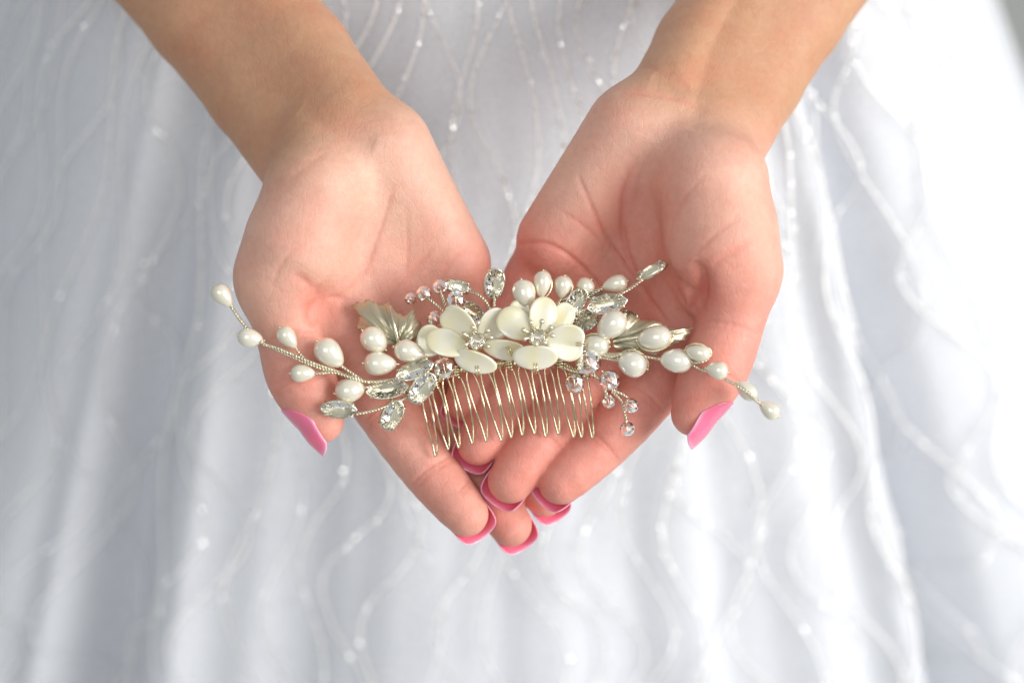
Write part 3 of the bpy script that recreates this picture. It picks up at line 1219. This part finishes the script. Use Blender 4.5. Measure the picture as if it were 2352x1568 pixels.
# shell flowers ------------------------------------------------------
def petal(u, v, z, ln, wd, deg, parent, up=(0, 0, 1), notch=0.0, cup=0.20, bulge=0.07, nang=0, egg=0.16):
    """a polished shell petal: egg outline, rounded rim, dished; long axis along deg with its base at the far end."""
    NR, NA = 9, 32
    m = axis_frame((0, 0, 0), dirv(deg), up)
    top, bot = [], []
    out = []
    for k in range(NA):
        a = 2 * math.pi * k / NA
        c, s = math.cos(a), math.sin(a)
        r = 1.0 - notch * math.exp(-((((a + R(nang) + math.pi) % (2 * math.pi)) - math.pi) / 0.38) ** 2)
        x = 0.5 * ln * S * c * r
        y = 0.5 * wd * S * s * (1 + egg * c) * (0.92 + 0.08 * r) / 1.03
        out.append((x, y))
    th = 0.6
    V, F = [], []
    prof = [(i / NR, 1) for i in range(1, NR)] + [(0.985, 0.75), (1.0, 0.0), (0.985, -0.75)] + [(i / NR, -1) for i in range(NR - 1, 0, -2)]
    V.append((0, 0, th + bulge * wd * S * 0.5))
    for rr, sd in prof:
        for (x, y) in out:
            q = (x * rr / (0.5 * ln * S)) ** 2 + (y * rr / (0.5 * wd * S)) ** 2
            zz = -cup * wd * S * (1 - q) + bulge * wd * S * (1 - q) * (1.5 if sd > 0 else 1.2) - 0.08 * ln * S * (x * rr / (0.5 * ln * S)) ** 2
            V.append((x * rr * 1.08, y * rr * 1.08, zz + th * sd * (1 - 0.25 * rr ** 6)))
    V[0] = (0, 0, -cup * wd * S + bulge * wd * S * 1.5 + th)
    n = len(prof)
    for k in range(NA):
        k2 = (k + 1) % NA
        F.append((0, 1 + k, 1 + k2))
        for i in range(n - 1):
            F.append((1 + i * NA + k, 1 + (i + 1) * NA + k, 1 + (i + 1) * NA + k2, 1 + i * NA + k2))
    F.append(tuple(1 + (n - 1) * NA + k for k in range(NA))[::-1])
    me = raw_mesh('petal', np.array(V) / 1000, F, M['shell'])
    mm = m.copy()
    mm.translation = Vector(P(u, v, z))
    return placed('petal', me, mm, parent)


def ball(c, r, n=8):
    V, F = lathe([(math.cos(math.pi * i / n) * -r, max(0.05 * r, r * math.sin(math.pi * i / n))) for i in range(n + 1)], 10)
    return [np.asarray(q) + c for q in V], F


def flower(u, v, z, petals, sta):
    c = P(u, v, z)
    # wire-wrapped core
    a = np.linspace(0, 2 * math.pi * 5, 90)
    core = np.stack([c[0] + (1.0 + 0.5 * a / a[-1] * 4) * np.cos(a), c[1] + (1.0 + 0.5 * a / a[-1] * 4) * np.sin(a), c[2] - 1.5 + 0.8 * np.sin(a * 3.3)], 1)
    fl = cam_obj('flower', *tube(core, 0.42, 6), M['gold'], comb)
    for q in petals:
        petal(*q[:6], fl, **q[6])
    for (du, dv, hh) in sta:
        p0 = P(u + du * 0.25, v + dv * 0.25, z)
        p2 = P(u + du, v + dv, z + hh)
        p1 = (p0 + p2) / 2 + np.array([0, 0, 1.0])
        cam_obj('stamen', *merge([tube(catmull([p0, p1, p2], 5), 0.3, 6), ball(p2, 0.85)]), M['silver'], fl)
    m = axis_frame(P(u, v, z + 3.2), dirv(20), (0.1, 0.25, 1), scale=(4.6, 4.6, 4.2))
    o = placed('rhinestone', STONE[1][0], m, fl)
    m2 = axis_frame(P(u, v, z + 3.2), dirv(20), (0.1, 0.25, 1), scale=(4.6, 4.6, 4.2))
    placed('claw_setting', STONE[1][1], m2, fl)
    placed('foil_back', STONE[1][2], m2, fl)
    return fl


flower(1095, 781, 16, [
    (990, 783, 12.5, 62, 70, 185, dict(up=(-0.3, 0, 1))),
    (1053, 745, 14.5, 94, 66, 222, dict(up=(-0.15, -0.35, 0.95), notch=0.12)),
    (1134, 749, 14.5, 82, 68, -48, dict(up=(0.2, -0.15, 1), notch=0.05)),
    (1027, 788, 16.5, 92, 60, 198, dict(up=(0.25, 0.2, 0.95), bulge=0.12)),
    (1155, 803, 15.5, 92, 48, 8, dict(up=(0.0, -0.45, 0.9))),
    (1091, 832, 17, 94, 52, 18, dict(up=(0.05, -0.5, 0.9), notch=0.06, nang=75, egg=-0.1))],
    [(-30, -14, 4), (-10, -30, 5), (2, -50 * 0.8, 5), (24, -22, 5), (32, -6, 4), (24, 14, 4), (-4, 18, 4), (-26, 10, 4)])
flower(1234, 772, 18, [
    (1194, 714, 14, 50, 44, -110, dict(up=(0, -0.1, 1))),
    (1290, 733, 14, 74, 50, -65, dict(up=(0.1, -0.1, 1))),
    (1184, 744, 17, 86, 68, 212, dict(up=(0.15, 0.1, 1), bulge=0.11, notch=0.04)),
    (1246, 727, 17, 84, 60, -80, dict(up=(0.1, -0.25, 0.95))),
    (1299, 786, 18, 86, 80, 8, dict(up=(-0.15, -0.1, 1), notch=0.13)),
    (1229, 821, 19, 96, 58, 0, dict(up=(0.0, -0.4, 0.9), notch=0.07, nang=90, egg=0.0))],
    [(-32, -14, 4), (-16, -32, 5), (10, -34, 5), (30, -20, 5), (34, -2, 4), (16, 14, 4), (-30, 6, 4), (-4, 18, 4)])


# veined metal leaves --------------------------------------------------
def leaf(base, ribs, z0, z1, parent):
    """ribs: outline points round the leaf from the stalk, tips and notches in turn; ridged along the veins."""
    bp = np.array(base, float)
    NRD, SUB = 10, 5
    pts = []
    for i in range(len(ribs) - 1):
        a, b = np.array(ribs[i], float), np.array(ribs[i + 1], float)
        for k in range(SUB):
            pts.append(a + (b - a) * k / SUB)
    pts.append(np.array(ribs[-1], float))
    n = len(pts)
    V, F = [], []
    for side in (0, 1):
        for i, q in enumerate(pts):
            for r in range(NRD + 1):
                t = r / NRD
                jag = 1 + 0.03 * math.sin(i * 2.4) * t
                p = bp + (q - bp) * t * jag
                ph = i * math.pi / SUB
                zz = z0 + (z1 - z0) * t + 3.2 * math.sin(t * math.pi) * 0.8 + 0.7 * math.cos(ph) * (0.3 + 0.7 * t) + 0.25 * math.sin(i * 2.6 + 5 * t)
                V.append(P(p[0], p[1], zz - side * 0.6))
    W = NRD + 1
    L = n * W
    for i in range(n - 1):
        for r in range(NRD):
            a = i * W + r
            F.append((a, a + 1, a + W + 1, a + W))
            F.append((L + a, L + a + W, L + a + W + 1, L + a + 1))
        a = i * W + NRD
        F.append((a, L + a, L + a + W, a + W))
    lf = cam_obj('leaf', V, F, M['leaf'], parent)
    mid = np.array(ribs[len(ribs) // 2], float)
    path = [P(*(bp + (mid - bp) * t), z0 + (z1 - z0) * t + 3.4 * math.sin(t * math.pi) * 0.8 + 1.2) for t in np.linspace(0, 0.95, 10)]
    cam_obj('vein', *tube(path, np.linspace(0.7, 0.25, 10), 6), M['silver'], lf)
    return lf


leaf((915, 790), [(850, 792), (826, 760), (834, 744), (816, 753), (826, 724), (804, 700), (848, 688), (874, 699), (893, 692), (906, 714), (928, 726), (950, 705), (954, 730), (968, 742), (962, 772), (945, 790)], 10, 8, comb)
leaf((1408, 784), [(1400, 762), (1430, 738), (1446, 720), (1472, 734), (1508, 738), (1534, 750), (1562, 762), (1592, 752), (1570, 780), (1540, 795), (1520, 802), (1506, 816), (1478, 806), (1440, 812), (1410, 804)], 13, 12, comb)

# wires ------------------------------------------------------------------
TW = [
    [(530, 703, 23), (556, 740, 24), (590, 778, 24), (640, 805, 24), (720, 840, 23), (790, 862, 21), (850, 876, 17), (920, 868, 14), (990, 850, 11)],
    [(604, 790, 24), (640, 800, 24.6), (700, 826, 24), (760, 848, 22), (830, 872, 19)],
    [(682, 803, 23), (700, 825, 23.5), (720, 838, 23)],
    [(725, 857, 23.5), (770, 856, 22.5), (820, 872, 19.5), (850, 878, 17.5)],
    [(780, 838, 21), (810, 858, 20), (835, 875, 18)],
    [(835, 890, 18.5), (870, 884, 16.5), (905, 876, 15)],
    [(818, 950, 20), (850, 944, 18.5), (880, 935, 17), (930, 915, 15), (960, 890, 13)],
    [(985, 686, 10), (1005, 702, 11), (1025, 722, 12), (1040, 745, 12)],
    [(1014, 674, 11), (1020, 695, 12), (1030, 720, 12)],
    [(1076, 668, 10), (1098, 676, 12), (1118, 696, 13), (1126, 718, 13)],
    [(1137, 684, 11), (1135, 700, 12.5), (1134, 720, 13)],
    [(1244, 684, 10), (1244, 700, 12), (1242, 720, 13)],
    [(1288, 687, 9), (1280, 705, 11), (1270, 725, 12)],
    [(1478, 640, 13), (1450, 660, 13), (1420, 676, 12), (1385, 694, 10), (1330, 740, 10)],
    [(1385, 660, 9), (1360, 675, 9), (1330, 700, 9)],
    [(1330, 790, 12), (1400, 818, 15), (1460, 800, 15), (1520, 792, 15)],
    [(1330, 810, 12), (1380, 820, 14), (1420, 828, 15)],
    [(1340, 818, 12), (1420, 812, 15), (1480, 818, 17), (1520, 826, 18)],
    [(1588, 836, 20.5), (1610, 848, 22), (1625, 852, 23.5)],
    [(1580, 825, 20), (1596, 832, 22), (1622, 826, 23), (1631, 812, 22)],
    [(1664, 870, 24.5), (1690, 884, 26.5), (1715, 900, 27), (1738, 922, 25.5), (1750, 930, 24)],
    [(1290, 842, 12), (1320, 852, 13), (1362, 862, 14), (1400, 892, 14), (1430, 905, 13.5), (1440, 914, 13)],
    [(1318, 856, 12), (1319, 862, 12.5), (1319, 868, 12.5)],
    [(1380, 880, 14), (1390, 900, 13.5), (1394, 908, 13)],
    [(1405, 898, 13.5), (1426, 920, 13), (1434, 948, 13), (1438, 970, 12.5)],
    [(905, 925, 16), (930, 915, 15), (960, 905, 14)],
]
for w in TW:
    cam_obj('twisted_wire', *twist([P(q[0], q[1], q[2] - 2.5 * sstep(-q[0], -880, -760)) for q in w]), M['silver'], comb)

# comb: bar wrapped in fine wire, and the row of hairpin teeth
tops = [(976, 908), (999, 888), (1023, 876), (1047, 864), (1078, 858), (1111, 854), (1140, 848), (1169, 846), (1197, 846), (1228, 848), (1257, 846), (1287, 845), (1313, 860), (1343, 866)]
tips = [(999, 1047), (1028, 1032), (1052, 1028), (1083, 1018), (1115, 1013), (1150, 1012), (1173, 1005), (1198, 999), (1226, 996), (1252, 1002), (1281, 996), (1316, 1004), (1334, 1004), (1359, 1005)]
bar = catmull([P(u, v - 13, 10.5) for u, v in [(968, 912)] + tops + [(1366, 872)]], 6)
barp, bt = resample(bar, 0.25)
a = 2 * math.pi * bt / 0.95
coil = barp + np.stack([0 * a, 1.15 * np.cos(a), 1.15 * np.sin(a)], 1)
cam_obj('comb_bar', *merge([tube(barp[::4], 0.85, 8), tube(coil, 0.4, 5)]), M['gold'], comb)
for i, ((tu, tv), (pu, pv)) in enumerate(zip(tops, tips)):
    zt, zp = 8.4, (5.8 if i > 2 else 3.8)
    ju = random.uniform(-2, 2)
    left = [(tu - 1, tv - 14, zt), (tu - 7, tv + 8, zt + 0.5), (tu - 4 + (pu - tu) * 0.30, tv + (pv - tv) * 0.42, zt + 1.4), (tu - 2 + (pu - tu) * 0.68 + ju, tv + (pv - tv) * 0.74, zp + 1.0), (pu - 2.4, pv - 8, zp)]
    tip = [(pu + 0.4, pv, zp - 0.2)]
    right = [(pu + 3.2, pv - 9, zp), (pu + 2 + ju * 0.5, pv - (pv - tv) * 0.30, zp + 1.2), (tu + 1 + (pu - tu) * 0.84, tv + (pv - tv) * 0.44, zt + 1.6), (tu + 1 + (pu - tu) * 0.5, tv + (pv - tv) * 0.14, zt + 0.8), (tu + 2, tv - 14, zt)]
    path = catmull([P(*q) for q in left + tip + right], 5)
    cam_obj('comb_tooth', *tube(path, 0.35, 7), M['gold'], comb)
    if i % 2 == 1:
        p0, p1 = P(tu - 2, tv - 24, 12), P(tu, tv + 2, 11)
        q, tt = resample(np.array([p0, p1]), 0.16)
        an = 2 * math.pi * tt / 0.9
        cam_obj('wire_wrap', *tube(q + np.stack([1.2 * np.cos(an), 0 * an, 1.2 * np.sin(an)], 1), 0.38, 5), M['gold'], comb)

# the wire that runs round the outside of some pearls
for i in (10, 11, 15, 16, 17, 19):
    u, v, z, ln, wd, deg, tilt, kind = PE[i]
    c, ax = P(u, v, z), dirv(deg, tilt)
    sd = norm(np.cross([0, 0, 1.0], ax)) * (1 if i in (10, 11, 15) else -1)
    path = [c + ax * math.cos(t) * ln * S * 0.53 + (sd * 0.96 + np.array([0, 0, 0.28])) * math.sin(t) * wd * S * 0.53 for t in np.linspace(0, math.pi, 16)]
    cam_obj('pearl_wire', *tube(path, 0.3, 6), M['gold'], comb)

# wire stitches that hold the petals
for u, v, z, dg in ((1096, 851, 17.5, 80), (1229, 845, 19.5, 90), (1334, 790, 18.5, 0), (1170, 806, 16, 60)):
    c, ax = P(u, v, z), dirv(dg)
    sd = np.cross(ax, [0, 0, 1.0])
    parts = [tube(catmull([c - ax * 1.6 + sd * k + np.array([0, 0, 0.9]), c + sd * k + np.array([0, 0, 1.5]), c + ax * 1.4 + sd * k * 0.8 + np.array([0, 0, 0.2]), c + ax * 1.6 + np.array([0, 0, -1.6])], 4), 0.26, 6) for k in (-0.4, 0.4)]
    cam_obj('petal_stitch', *merge(parts), M['gold'], comb)
